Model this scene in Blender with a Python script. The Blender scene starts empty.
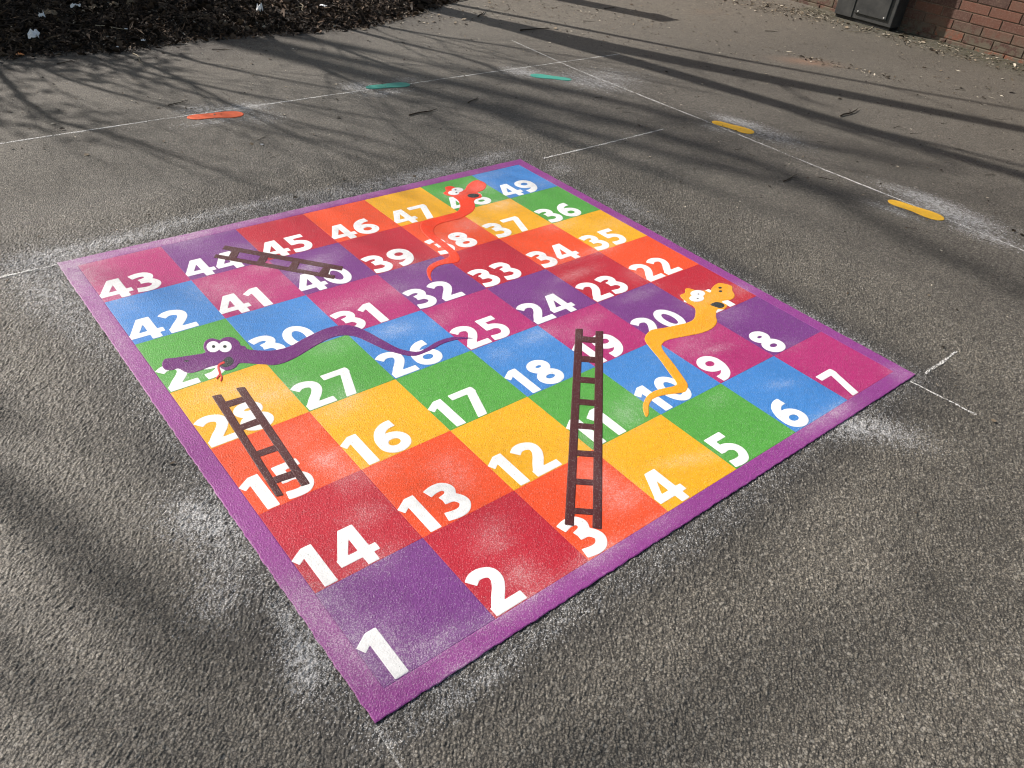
import bpy, math, random
import numpy as np
from mathutils import Vector, Matrix

scene = bpy.context.scene
COL = scene.collection
PI = math.pi
random.seed(7)
RNG = np.random.default_rng(7)

# ------------------------------------------------------------------ camera
S = 2.3                                     # side of the painted board in metres
R = np.array([[0.773055, -0.62832268, 0.08715834],
              [-0.32642232, -0.51184304, -0.79464783],
              [0.54390664, 0.58585606, -0.60078136]])
CAM = np.array([-0.45159736, -0.79380208, 1.5996028])
FPX = 792.263
cd = bpy.data.cameras.new("camera")
cam = bpy.data.objects.new("camera", cd); COL.objects.link(cam)
M = Matrix.Identity(4)
for r in range(3):
    M[r][0] = R[0][r]; M[r][1] = -R[1][r]; M[r][2] = -R[2][r]; M[r][3] = CAM[r]
cam.matrix_world = M
cd.sensor_width = 36; cd.lens = FPX / 1024 * 36; cd.clip_start = 0.05; cd.clip_end = 1000
scene.camera = cam

# ------------------------------------------------------------------ light
EL = math.radians(36)
SH = np.array([math.cos(math.radians(-65)), math.sin(math.radians(-65))])   # the way shadows run
COT = 1 / math.tan(EL)
sd = bpy.data.lights.new("sun", 'SUN'); sd.energy = 5.0; sd.angle = math.radians(0.7); sd.color = (1.0, 0.925, 0.855)
sun = bpy.data.objects.new("sun", sd); COL.objects.link(sun)
ldir = Vector((SH[0] * math.cos(EL), SH[1] * math.cos(EL), -math.sin(EL)))
sun.rotation_euler = ldir.to_track_quat('-Z', 'Y').to_euler()
w = bpy.data.worlds.new("World"); scene.world = w; w.use_nodes = True
nt = w.node_tree
sky = nt.nodes.new('ShaderNodeTexSky'); sky.sky_type = 'NISHITA'; sky.sun_disc = False
sky.sun_elevation = EL
sky.sun_rotation = math.atan2(-SH[0], -SH[1])        # measured from +Y towards +X
sky.air_density = 1.0; sky.dust_density = 1.5
bg = nt.nodes['Background']; wb = nt.nodes.new('ShaderNodeMix'); wb.data_type = 'RGBA'; wb.blend_type = 'MULTIPLY'; wb.inputs[0].default_value = 1
nt.links.new(sky.outputs[0], wb.inputs[6]); wb.inputs[7].default_value = (1.12, 1.0, .82, 1)      # the camera's daylight white balance
nt.links.new(wb.outputs[2], bg.inputs[0]); bg.inputs[1].default_value = 0.1
vs = scene.view_settings
vs.view_transform = 'Standard'; vs.look = 'None'; vs.exposure = 0.42; vs.gamma = 1.0; vs.use_curve_mapping = False
scene.cycles.pixel_filter_type = 'BLACKMAN_HARRIS'; scene.cycles.filter_width = 1.1

# ------------------------------------------------------------------ helpers
def G(u, v):
    """point of the ground seen at a picture position, in metres"""
    d = R.T @ np.array([(u - 512) / FPX, (v - 384) / FPX, 1.0])
    k = -CAM[2] / d[2]
    return (CAM + k * d)[:2]

def GZ(u, v, zf):
    """ground position of something seen at a picture position while it lies zf(x, y) above the tarmac"""
    d = R.T @ np.array([(u - 512) / FPX, (v - 384) / FPX, 1.0]); z = 0.0
    for _ in range(12):
        P = CAM + (z - CAM[2]) / d[2] * d; z = .5 * z + .5 * float(zf(P[0], P[1]))
    return np.array([P[0], P[1]]), z

def tag(o, label=None, cat=None, group=None, kind=None):
    if label: o['label'] = label
    if cat: o['category'] = cat
    if group: o['group'] = group
    if kind: o['kind'] = kind
    return o

def empty(name, loc, rz=0):
    o = bpy.data.objects.new(name, None); COL.objects.link(o)
    o.location = loc; o.rotation_euler = (0, 0, rz); o.empty_display_size = 0.1
    return o

def link(name, me, mat, parent=None):
    o = bpy.data.objects.new(name, me); COL.objects.link(o)
    if mat is not None and not me.materials: me.materials.append(mat)
    if parent is not None: o.parent = parent
    return o

def mesh(name, verts, faces, smooth=False):
    me = bpy.data.meshes.new(name)
    me.from_pydata([tuple(map(float, v)) for v in verts], [], faces)
    if smooth: me.polygons.foreach_set('use_smooth', [True] * len(me.polygons))
    me.update()
    return me

def attr(me, name, vals, domain='POINT'):
    a = me.attributes.new(name, 'FLOAT', domain)
    a.data.foreach_set('value', np.asarray(vals, dtype=np.float32))

# ------------------------------------------------------------------ dust / scorch maps (real marks on the surface)
def blobs(xy, lst):
    out = np.zeros(len(xy))
    for (u, v, rx, ry, ang, amp) in lst:
        c = G(u, v); d = xy - c
        ca, sa = math.cos(math.radians(ang)), math.sin(math.radians(ang))
        a = (d[:, 0] * ca + d[:, 1] * sa) / rx; b = (-d[:, 0] * sa + d[:, 1] * ca) / ry
        out += amp * np.exp(-(a * a + b * b))
    return out

# (u, v, half length, half width, angle, strength)
GDUST = [(115, 240, .28, .035, 0, .75), (220, 212, .4, .04, 0, .5), (360, 188, .5, .06, 0, .3), (30, 262, .25, .10, 0, .45), (45, 290, .10, .2, 0, .45),
         (75, 325, .05, .2, 0, .25),
         (200, 520, .06, .10, 20, .85), (222, 560, .05, .08, 0, .35), (215, 600, .06, .07, 0, .35), (305, 660, .045, .08, -20, 1.0), (285, 615, .03, .07, 0, .4),
         (470, 690, .14, .022, 0, .4), (455, 668, .09, .02, 0, .4), (560, 622, .10, .025, 0, .2),
         (868, 428, .12, .05, -30, .75), (845, 420, .08, .04, 0, .5), (905, 440, .1, .05, -40, .3), (700, 540, .3, .03, 0, .15),
         (490, 157, .18, .05, 0, .45), (430, 172, .22, .05, 0, .4), (560, 168, .07, .07, 0, .3),
         (630, 205, .06, .25, 0, .25), (800, 315, .05, .22, 0, .35), (850, 345, .05, .15, 0, .3),
         (242, 108, .14, .06, 0, .95), (195, 110, .10, .06, 0, .6), (215, 121, .14, .04, 0, .45), (262, 118, .10, .08, 0, .35),
         (358, 87, .09, .07, 0, .9), (385, 93, .12, .04, 0, .6), (404, 80, .10, .05, 0, .3),
         (522, 72, .11, .09, -40, .95), (590, 82, .22, .13, -60, .6), (612, 76, .2, .15, -50, .35),
         (738, 122, .14, .06, -75, 1.0), (770, 135, .20, .10, -75, .6), (715, 128, .08, .05, -75, .35),
         (925, 198, .18, .06, -80, 1.0), (955, 215, .20, .08, -75, 1.1), (985, 235, .15, .07, -80, .6), (893, 210, .12, .04, -80, .5),
         (385, 740, .02, .03, 0, .3)]
BDUST = [(70, 275, .12, .16, 0, .8), (150, 245, .5, .04, 0, .55), (330, 203, .6, .03, 0, .35), (110, 330, .04, .3, 0, .45),
         (190, 243, .10, .10, 0, .3), (240, 250, .09, .05, 0, .3), (215, 290, .11, .10, 0, .4), (310, 268, .15, .05, 20, .6), (250, 300, .08, .08, 0, .35),
         (345, 305, .14, .05, 0, .35), (265, 268, .07, .04, 0, .5),
         (395, 290, .1, .08, 0, .3), (120, 300, .06, .1, 0, .35),
         (195, 375, .10, .05, 0, .3), (230, 390, .12, .05, 0, .4), (275, 395, .1, .06, 0, .5), (330, 345, .07, .06, 0, .3), (345, 395, .05, .05, 0, .35),
         (325, 460, .05, .04, 0, .6), (345, 475, .05, .07, 0, .4), (290, 440, .08, .06, 0, .2),
         (340, 410, .09, .05, 0, .3), (395, 330, .08, .04, 0, .6), (440, 320, .10, .04, 20, .3),
         (380, 470, .07, .05, 0, .2), (445, 465, .06, .04, 0, .3), (460, 480, .05, .05, 0, .3), (365, 515, .06, .04, 0, .35), (375, 560, .07, .05, 0, .35),
         (300, 600, .05, .10, 0, .4), (330, 600, .06, .08, 0, .35), (345, 650, .05, .1, 0, .4), (380, 640, .08, .08, 0, .4), (430, 650, .12, .04, 0, .5),
         (520, 605, .12, .03, 0, .45), (520, 575, .05, .04, 0, .55), (495, 545, .05, .03, 0, .35), (490, 530, .06, .04, 0, .25), (460, 670, .08, .02, 0, .5),
         (600, 555, .10, .03, 0, .6), (600, 480, .06, .10, 0, .4), (625, 500, .07, .04, 0, .35), (660, 522, .08, .03, 0, .25),
         (590, 440, .05, .06, 0, .25), (625, 415, .05, .06, 0, .5), (640, 400, .05, .06, 0, .3), (690, 460, .11, .025, -20, .4), (715, 400, .06, .03, 0, .2),
         (780, 385, .06, .02, -20, .45), (840, 410, .09, .03, 0, .55), (815, 425, .12, .03, 0, .4), (715, 350, .08, .02, -10, .45), (690, 345, .14, .05, 0, .3),
         (540, 335, .10, .04, 0, .5), (580, 335, .06, .04, 0, .4), (590, 320, .08, .03, 0, .3), (500, 355, .05, .04, 0, .3), (550, 295, .06, .04, 0, .3),
         (575, 275, .12, .03, 0, .45), (640, 295, .1, .03, 0, .4), (600, 250, .1, .04, 0, .45), (560, 225, .10, .05, 0, .35), (500, 205, .10, .06, 0, .55), (480, 188, .08, .07, 0, .6),
         (455, 195, .08, .05, 0, .4), (445, 245, .07, .08, 0, .35), (470, 225, .08, .06, 0, .45), (430, 265, .1, .05, 0, .3), (400, 262, .07, .05, 0, .4), (490, 175, .10, .05, 0, .3),
         (540, 185, .15, .05, 0, .25), (640, 275, .07, .06, 0, .3), (700, 300, .12, .06, 0, .3), (730, 315, .1, .05, 0, .25), (790, 345, .05, .04, 0, .2),
         (900, 375, .05, .05, 0, .4), (560, 260, .1, .05, 0, .25), (610, 225, .12, .05, 0, .2), (740, 290, .08, .05, 0, .35)]

def board_dist(xy):
    dx = np.maximum(np.maximum(-xy[:, 0], xy[:, 0] - S), 0); dy = np.maximum(np.maximum(-xy[:, 1], xy[:, 1] - S), 0)
    return np.hypot(dx, dy)

def dust_ground(xy):
    d = board_dist(xy)
    return np.clip(blobs(xy, GDUST) + .17 * np.exp(-(d / .05) ** 2), 0, 1.1)

def dust_board(xy):
    return np.clip(blobs(xy, BDUST) * 1.1 + .05, 0, 1.0)

def scorch(xy):
    d = board_dist(xy)
    a = np.exp(-((d - .03) / .12) ** 2)
    side = 0.75 + .25 * np.sin(xy[:, 0] * 3.1 + 1) * np.sin(xy[:, 1] * 2.3)
    return np.clip(a * side, 0, 1)

# ------------------------------------------------------------------ materials
def new_mat(name):
    m = bpy.data.materials.new(name); m.use_nodes = True
    return m, m.node_tree, m.node_tree.nodes['Principled BSDF']

class N:
    """small node-graph writer"""
    def __init__(s, t): s.t = t
    def put(s, inp, v):
        if isinstance(v, bpy.types.NodeSocket): s.t.links.new(v, inp)
        elif isinstance(v, (tuple, list)) and len(v) == 3 and inp.type == 'RGBA': inp.default_value = (*v, 1)
        else: inp.default_value = v
    def coord(s): return s.t.nodes.new('ShaderNodeTexCoord').outputs['Object']
    def pos(s): return s.t.nodes.new('ShaderNodeNewGeometry').outputs['Position']
    def noise(s, vec, scale, detail=4, rough=.55, dist=0):
        n = s.t.nodes.new('ShaderNodeTexNoise'); s.put(n.inputs['Vector'], vec)
        n.inputs['Scale'].default_value = scale; n.inputs['Detail'].default_value = detail
        n.inputs['Roughness'].default_value = rough; n.inputs['Distortion'].default_value = dist
        return n.outputs['Fac']
    def voro(s, vec, scale, feature='F1', rand=1.0, smooth=.3):
        n = s.t.nodes.new('ShaderNodeTexVoronoi'); n.feature = feature; s.put(n.inputs['Vector'], vec)
        n.inputs['Scale'].default_value = scale; n.inputs['Randomness'].default_value = rand
        if feature == 'SMOOTH_F1': n.inputs['Smoothness'].default_value = smooth
        return n.outputs['Distance'], n.outputs['Color'] if 'Color' in n.outputs else None
    def math(s, op, a, b=0.0, c=None, clamp=False):
        n = s.t.nodes.new('ShaderNodeMath'); n.operation = op; n.use_clamp = clamp
        s.put(n.inputs[0], a); s.put(n.inputs[1], b)
        if c is not None: s.put(n.inputs[2], c)
        return n.outputs[0]
    def mr(s, v, a, b, c=0.0, d=1.0):
        n = s.t.nodes.new('ShaderNodeMapRange'); s.put(n.inputs[0], v)
        for i, x in enumerate((a, b, c, d)): s.put(n.inputs[i + 1], x)
        return n.outputs[0]
    def mix(s, f, a, b, mode='MIX'):
        n = s.t.nodes.new('ShaderNodeMix'); n.data_type = 'RGBA'; n.blend_type = mode
        s.put(n.inputs[0], f); s.put(n.inputs[6], a); s.put(n.inputs[7], b)
        return n.outputs[2]
    def attr(s, name):
        n = s.t.nodes.new('ShaderNodeAttribute'); n.attribute_name = name; return n.outputs['Fac']
    def ramp(s, f, stops):
        n = s.t.nodes.new('ShaderNodeValToRGB'); s.put(n.inputs[0], f)
        e = n.color_ramp.elements
        while len(e) < len(stops): e.new(.5)
        for i, (p, c) in enumerate(stops): e[i].position = p; e[i].color = (*c, 1)
        return n.outputs[0]
    def sepx(s, c, i=0):
        n = s.t.nodes.new('ShaderNodeSeparateColor'); s.put(n.inputs[0], c); return n.outputs[i]
    def bump(s, h, strength, dist, normal=None):
        n = s.t.nodes.new('ShaderNodeBump'); s.put(n.inputs['Height'], h)
        n.inputs['Strength'].default_value = strength; n.inputs['Distance'].default_value = dist
        if normal is not None: s.put(n.inputs['Normal'], normal)
        return n.outputs[0]

def aggregate(g, p):
    """height 0..1 and colour noise of the stone-in-binder surface, shared by tarmac and the plastic melted on it"""
    warp = g.t.nodes.new('ShaderNodeTexNoise'); g.put(warp.inputs['Vector'], p); warp.inputs['Scale'].default_value = 60; warp.inputs['Detail'].default_value = 2
    vm = g.t.nodes.new('ShaderNodeVectorMath'); vm.operation = 'MULTIPLY_ADD'
    g.put(vm.inputs[0], warp.outputs['Color']); vm.inputs[1].default_value = (.0045, .0045, .0045); g.put(vm.inputs[2], p)
    q = vm.outputs[0]
    d, c = g.voro(q, 140, 'F1'); e, _ = g.voro(q, 140, 'DISTANCE_TO_EDGE')
    return q, d, c, e

def mat_tarmac():
    m, t, b = new_mat("tarmac"); g = N(t); p = g.pos()
    q, d, c, e = aggregate(g, p)
    rel0 = g.attr('relief'); rnd = g.sepx(c, 0); rnd2 = g.noise(p, 260, 3, .7); rnd3 = g.sepx(c, 2)
    stone = g.ramp(rnd, [(0, (.090, .083, .070)), (.4, (.158, .142, .114)), (.85, (.212, .190, .152)), (1, (.28, .26, .215))])
    fine = g.ramp(rnd2, [(.3, (.062, .057, .047)), (.55, (.148, .135, .112)), (.75, (.26, .24, .20))])
    col = g.mix(.5, stone, fine)
    # bitumen in the gaps between stones, with crevice shade painted into its colour
    gap = g.mr(e, .19, .01); col = g.mix(g.math('MULTIPLY', gap, .92), col, (.020, .019, .017))
    col = g.mix(g.math('MULTIPLY', g.math('LESS_THAN', rnd3, .10), .55), col, (.022, .020, .018))
    col = g.mix(g.math('MULTIPLY', g.math('GREATER_THAN', rnd3, .95), .45), col, (.30, .285, .25))
    big = g.noise(p, 1.1, 5, .6); mid = g.noise(p, 6, 5, .6)
    stain = g.mr(g.noise(p, 2.6, 6, .65, .6), .60, .68, 1, .80)
    tone = g.math('MULTIPLY', stain, g.math('MULTIPLY', g.mr(big, .3, .7, .78, 1.24), g.mr(mid, .3, .7, .86, 1.14)))
    cc = g.t.nodes.new('ShaderNodeCombineColor'); [g.put(cc.inputs[i], tone) for i in range(3)]
    col = g.mix(1.0, col, cc.outputs[0], 'MULTIPLY')
    fs, fc_ = g.voro(p, 75, 'F1')
    # grime that settles in the surface in the worn far part
    dirt = g.attr('dirt'); nd = g.noise(p, 14, 6, .7)
    col = g.mix(g.math('MULTIPLY', dirt, g.mr(nd, .3, .65, .35, .9), clamp=True), col, g.mix(g.noise(p, 40, 4), (.120, .106, .084), (.285, .255, .205)))
    hu = g.attr('humus'); col = g.mix(g.math('MULTIPLY', hu, g.mr(nd, .35, .6), clamp=True), col, (.034, .026, .020))
    spk = g.math('MULTIPLY', g.math('MULTIPLY', g.math('LESS_THAN', g.sepx(fc_, 0), .20), g.mr(fs, .42, .25)), g.mr(rel0, 1, 0, .35, 1)); col = g.mix(g.math('MULTIPLY', spk, .75), col, (.030, .026, .021))
    lts = g.math('MULTIPLY', g.math('MULTIPLY', g.math('GREATER_THAN', g.sepx(fc_, 0), .90), g.mr(fs, .40, .25)), g.mr(rel0, 1, 0, .35, 1)); col = g.mix(g.math('MULTIPLY', lts, .5), col, (.34, .31, .25))
    moss = g.attr('moss'); nm = g.noise(p, 22, 5, .7)
    col = g.mix(g.math('MULTIPLY', moss, g.mr(nm, .38, .62), clamp=True), col, (.045, .048, .016))
    red = g.attr('patch')
    col = g.mix(g.math('MULTIPLY', red, g.mr(nm, .3, .5), clamp=True), col, (.24, .15, .10))
    # binder darkened by the torch next to the plastic
    sc = g.attr('scorch'); ns = g.noise(p, 9, 4, .6)
    col = g.mix(g.math('MULTIPLY', sc, g.mr(ns, .25, .6, .55, .95), clamp=True), col, (.022, .021, .021))
    # white glass beads caught on top of the stones
    du = g.attr('dust'); sp = g.noise(q, 240, 2, .6); sp2 = g.noise(p, 38, 5, .8)
    d3, c3 = g.voro(q, 300, 'F1'); d4, c4_ = g.voro(p, 620, 'F1')
    dens = g.math('MULTIPLY', du, g.mr(sp2, .40, .62, .15, 1.35))
    b1 = g.math('LESS_THAN', g.sepx(c3, 0), g.math('MULTIPLY', dens, .72)); b2 = g.math('LESS_THAN', g.sepx(c4_, 0), g.math('MULTIPLY', dens, .72))
    col = g.mix(g.math('MULTIPLY', g.math('LESS_THAN', g.sepx(c3, 1), .16), .6), col, (.018, .017, .016))
    col = g.mix(g.math('MULTIPLY', g.math('GREATER_THAN', g.sepx(c3, 1), .93), .45), col, (.34, .32, .28))
    beads = g.math('MAXIMUM', g.math('MULTIPLY', b1, g.mr(d3, .3, .55, 1, .2)), g.math('MULTIPLY', b2, .8))
    beads = g.math('MULTIPLY', beads, g.mr(sp, .35, .6, .35, 1))
    b3 = g.math('MULTIPLY', g.math('LESS_THAN', g.sepx(c, 1), g.math('MULTIPLY', dens, .62)), g.mr(rel0, .3, 1, 1, .25))
    beads = g.math('MAXIMUM', beads, g.math('MULTIPLY', b3, g.mr(d, .25, .5, 1, .3)))
    col = g.mix(g.math('MULTIPLY', beads, .92), col, (.60, .61, .62))
    b.inputs['Base Color'].default_value = (1, 1, 1, 1); t.links.new(col, b.inputs['Base Color'])
    g.put(b.inputs['Roughness'], g.mr(rnd2, .3, .7, .42, .8)); b.inputs['Specular IOR Level'].default_value = .45
    h = g.math('ADD', g.math('MULTIPLY', g.mr(e, .0, .22), g.mr(rnd, 0, 1, .40, 1.0)), g.math('MULTIPLY', rnd2, .35))
    h = g.math('ADD', h, g.math('MULTIPLY', g.noise(p, 30, 3), .7))
    rel = g.attr('relief')
    nb = t.nodes.new('ShaderNodeBump'); g.put(nb.inputs['Height'], g.math('ADD', g.mr(e, 0, .2), rnd2))
    g.put(nb.inputs['Strength'], g.mr(rel, 0, 1, .7, .2)); nb.inputs['Distance'].default_value = .004
    g.put(b.inputs['Normal'], nb.outputs[0])
    dn = t.nodes.new('ShaderNodeDisplacement'); g.put(dn.inputs['Height'], g.math('MULTIPLY', g.math('SUBTRACT', h, 1.28), rel))
    dn.inputs['Midlevel'].default_value = 0; dn.inputs['Scale'].default_value = .0050
    t.links.new(dn.outputs[0], t.nodes['Material Output'].inputs['Displacement'])
    m.displacement_method = 'DISPLACEMENT'
    return m

PLASTIC = {}
def mat_plastic(name, colr, rough=.42, bump=.5):
    if name in PLASTIC: return PLASTIC[name]
    m, t, b = new_mat(name); g = N(t); p = g.pos()
    q, d, c, e = aggregate(g, p)
    base = tuple(colr); dk = tuple(x * .80 for x in colr)
    mot = g.noise(p, 55, 5, .7); mot2 = g.noise(p, 5, 4, .6)
    col = g.mix(g.mr(mot, .35, .65), dk, base)
    col = g.mix(g.mr(mot2, .35, .7, 0, .30), col, tuple(min(1, x * 1.12) for x in colr))
    du = g.attr('dust'); sd_, sc_ = g.voro(p, 520, 'F1'); cl = g.noise(p, 26, 4, .7)
    k = g.math('MULTIPLY', du, g.mr(cl, .3, .7, .5, 1.2))
    pale = tuple(x * .35 + .44 for x in colr)
    f = g.math('ADD', g.math('MULTIPLY', k, .33), g.math('MULTIPLY', g.math('LESS_THAN', g.sepx(sc_, 0), g.math('ADD', g.math('MULTIPLY', k, .62), .05)), g.math('ADD', g.math('MULTIPLY', k, .35), .28)), clamp=True)
    col = g.mix(g.math('MULTIPLY', f, .85), col, pale)
    # pinholes where a stone shows through
    pin = g.noise(q, 160, 2, .5); col = g.mix(g.mr(pin, .70, .74, 0, .7), col, tuple(x * .3 for x in colr))
    t.links.new(col, b.inputs['Base Color'])
    g.put(b.inputs['Roughness'], g.math('ADD', g.mr(mot, .3, .7, rough - .06, rough + .14), g.math('MULTIPLY', k, .2)))
    b.inputs['Specular IOR Level'].default_value = .38
    h = g.math('ADD', g.math('MULTIPLY', g.mr(e, .0, .3), g.mr(g.sepx(c, 0), 0, 1, .3, 1)), g.math('MULTIPLY', g.noise(p, 90, 4, .65), 1.3))
    g.put(b.inputs['Normal'], g.bump(h, bump, .0019))
    PLASTIC[name] = m
    return m

def mat_simple(name, c1, c2, scale=30, rough=.7, bump=.002, spec=.3, attr_name=None):
    m, t, b = new_mat(name); g = N(t); p = g.coord()
    n = g.noise(p, scale, 5, .6)
    f = g.mr(n, .3, .7)
    if attr_name: f = g.math('ADD', g.math('MULTIPLY', f, .35), g.math('MULTIPLY', g.attr(attr_name), .65))
    t.links.new(g.mix(f, c1, c2), b.inputs['Base Color'])
    b.inputs['Roughness'].default_value = rough; b.inputs['Specular IOR Level'].default_value = spec
    g.put(b.inputs['Normal'], g.bump(n, .6, bump))
    return m

def mat_chalk():
    m, t, b = new_mat("chalk"); g = N(t); p = g.pos()
    q, d, c, e = aggregate(g, p)
    b.inputs['Base Color'].default_value = (.70, .70, .68, 1); b.inputs['Roughness'].default_value = .95
    # chalk only sits on the tops of the stones
    f = g.math('ADD', g.math('ADD', g.noise(q, 300, 2), g.mr(d, 0, .6, .22, -.22)), g.math('MULTIPLY', g.noise(p, 4, 4), .5))
    a = g.math('MULTIPLY', g.mr(f, .50, .80), g.attr('dens'), clamp=True)
    t.links.new(a, b.inputs['Alpha'])
    return m

MT = mat_tarmac()
COLS = {'purple': (.165, .034, .205), 'red': (.44, .010, .028), 'orange': (.76, .072, .012), 'yellow': (.78, .385, .006),
        'green': (.080, .33, .048), 'blue': (.048, .215, .56), 'pink': (.40, .022, .150)}
COLNAMES = ['purple', 'red', 'orange', 'yellow', 'green', 'blue', 'pink']
MC = {k: mat_plastic(k + "_plastic", v) for k, v in COLS.items()}
M_BORDER = mat_plastic("border_plastic", (.25, .040, .235))
M_WHITE = mat_plastic("white_plastic", (.80, .81, .81), .55, .28)
M_BROWN = mat_plastic("brown_plastic", (.066, .011, .013), .5)
M_SP = mat_plastic("snake_purple_plastic", (.135, .016, .150), .38)
M_SR = mat_plastic("snake_red_plastic", (.80, .042, .003), .45)
M_SY = mat_plastic("snake_yellow_plastic", (.84, .35, .008), .45)
M_BLACK = mat_plastic("black_plastic", (.018, .025, .025), .45)
M_TONGUE = mat_plastic("tongue_plastic", (.62, .03, .03), .5)
M_TEAL = mat_plastic("teal_plastic", (.04, .34, .26), .5)
M_FORANGE = mat_plastic("footprint_orange_plastic", (.85, .135, .035), .5)
M_FYEL = mat_plastic("footprint_yellow_plastic", (.90, .50, .02), .5)
M_CHALK = mat_chalk()

# ------------------------------------------------------------------ signed-distance slabs
def poly_sdf(P, poly):
    poly = np.asarray(poly, float); n = len(poly)
    dmin = np.full(len(P), 1e9); inside = np.zeros(len(P), bool)
    for i in range(n):
        a = poly[i]; b = poly[(i + 1) % n]; e = b - a
        wv = P - a
        tt = np.clip((wv @ e) / max(e @ e, 1e-12), 0, 1)
        dmin = np.minimum(dmin, np.hypot(*(wv - tt[:, None] * e).T))
        c = ((a[1] > P[:, 1]) != (b[1] > P[:, 1]))
        xs = a[0] + (P[:, 1] - a[1]) * (b[0] - a[0]) / (e[1] if abs(e[1]) > 1e-12 else 1e-12)
        inside ^= c & (P[:, 0] < xs)
    return np.where(inside, -dmin, dmin)

def smooth_closed(pts, k=5):
    pts = np.asarray(pts, float); n = len(pts); out = []
    for i in range(n):
        p0, p1, p2, p3 = pts[i - 1], pts[i], pts[(i + 1) % n], pts[(i + 2) % n]
        for j in range(k):
            t = j / k
            out.append(.5 * ((2 * p1) + (-p0 + p2) * t + (2 * p0 - 5 * p1 + 4 * p2 - p3) * t * t + (-p0 + 3 * p1 - 3 * p2 + p3) * t ** 3))
    return np.array(out)

def smooth_open(pts, k=6):
    pts = np.asarray(pts, float); q = np.vstack([2 * pts[0] - pts[1], pts, 2 * pts[-1] - pts[-2]]); out = []
    for i in range(1, len(q) - 2):
        p0, p1, p2, p3 = q[i - 1:i + 3]
        for j in range(k):
            t = j / k
            out.append(.5 * ((2 * p1) + (-p0 + p2) * t + (2 * p0 - 5 * p1 + 4 * p2 - p3) * t * t + (-p0 + 3 * p1 - 3 * p2 + p3) * t ** 3))
    out.append(pts[-1])
    return np.array(out)

def stroke(pts, width, smooth=True):
    """polygon outline of a butt-ended stroke; width one number or one per point"""
    c = smooth_open(pts) if smooth and len(pts) > 2 else np.asarray(pts, float)
    if np.ndim(width):
        wd = np.interp(np.linspace(0, 1, len(c)), np.linspace(0, 1, len(width)), width)
    else: wd = np.full(len(c), width)
    t = np.gradient(c, axis=0); t /= np.maximum(np.hypot(*t.T), 1e-9)[:, None]
    nrm = np.stack([-t[:, 1], t[:, 0]], 1) * (wd / 2)[:, None]
    return np.vstack([c + nrm, (c - nrm)[::-1]])

def slab_data(sdf, box, res, z0, z1, bev):
    x0, y0, x1, y1 = box
    nx = max(2, int(math.ceil((x1 - x0) / res))); ny = max(2, int(math.ceil((y1 - y0) / res)))
    X = np.linspace(x0, x1, nx + 1); Y = np.linspace(y0, y1, ny + 1)
    P = np.stack(np.meshgrid(X, Y, indexing='ij'), -1).reshape(-1, 2)
    D = sdf(P); D = np.where(np.abs(D) < 1e-7, 1e-7, D)
    def zz(d): return z1 - bev * (1 - min(1, max(0, -d / bev))) ** 2
    verts = []; faces = []; vid = {}; eid = {}; low = {}
    def V(k):
        if k not in vid: vid[k] = len(verts); verts.append((P[k, 0], P[k, 1], zz(D[k])))
        return vid[k]
    def E_(a, b):
        key = (a, b) if a < b else (b, a)
        if key not in eid:
            t = D[key[0]] / (D[key[0]] - D[key[1]]); t = min(.98, max(.02, t))
            q = P[key[0]] * (1 - t) + P[key[1]] * t
            eid[key] = len(verts); verts.append((q[0], q[1], z1 - bev))
        return eid[key]
    def L(i):
        if i not in low: low[i] = len(verts); verts.append((verts[i][0], verts[i][1], z0))
        return low[i]
    ins = D < 0
    for i in range(nx):
        for j in range(ny):
            ks = (i * (ny + 1) + j, (i + 1) * (ny + 1) + j, (i + 1) * (ny + 1) + j + 1, i * (ny + 1) + j + 1)
            s = [ins[k] for k in ks]
            if not any(s): continue
            if all(s): faces.append([V(k) for k in ks]); continue
            f = []; cross = []
            for a in range(4):
                k, k2 = ks[a], ks[(a + 1) % 4]
                if ins[k]: f.append(V(k))
                if ins[k] != ins[k2]:
                    e = E_(k, k2); f.append(e); cross.append((len(f) - 1, ins[k]))
            if len(f) >= 3: faces.append(f)
            for a in range(len(cross)):
                if cross[a][1]:
                    e1 = f[cross[a][0]]; e2 = f[cross[(a + 1) % len(cross)][0]]
                    faces.append([e2, e1, L(e1), L(e2)])
    return np.array(verts), faces

def grid_slab(xs, ys, keep, z1, bev=.0006):
    verts = []; faces = []; vid = {}
    nx, ny = len(xs) - 1, len(ys) - 1
    K = lambda i, j: 0 <= i < nx and 0 <= j < ny and keep((xs[i] + xs[i + 1]) / 2, (ys[j] + ys[j + 1]) / 2)
    def V(i, j, low):
        if (i, j, low) not in vid:
            edge = not (K(i, j) and K(i - 1, j) and K(i, j - 1) and K(i - 1, j - 1))
            vid[(i, j, low)] = len(verts); verts.append((xs[i], ys[j], 0 if low else (z1 - bev if edge else z1)))
        return vid[(i, j, low)]
    for i in range(nx):
        for j in range(ny):
            if not K(i, j): continue
            faces.append([V(i, j, 0), V(i + 1, j, 0), V(i + 1, j + 1, 0), V(i, j + 1, 0)])
            for (di, dj, a, b_) in ((0, -1, (i, j), (i + 1, j)), (1, 0, (i + 1, j), (i + 1, j + 1)), (0, 1, (i + 1, j + 1), (i, j + 1)), (-1, 0, (i, j + 1), (i, j))):
                if not K(i + di, j + dj): faces.append([V(*b_, 0), V(*a, 0), V(*a, 1), V(*b_, 1)])
    return np.array(verts, float), faces

def merge(parts):
    vs_, fs_ = [], []; off = 0
    for v, f in parts:
        vs_.append(v); fs_ += [[i + off for i in q] for q in f]; off += len(v)
    return np.vstack(vs_), fs_

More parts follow.
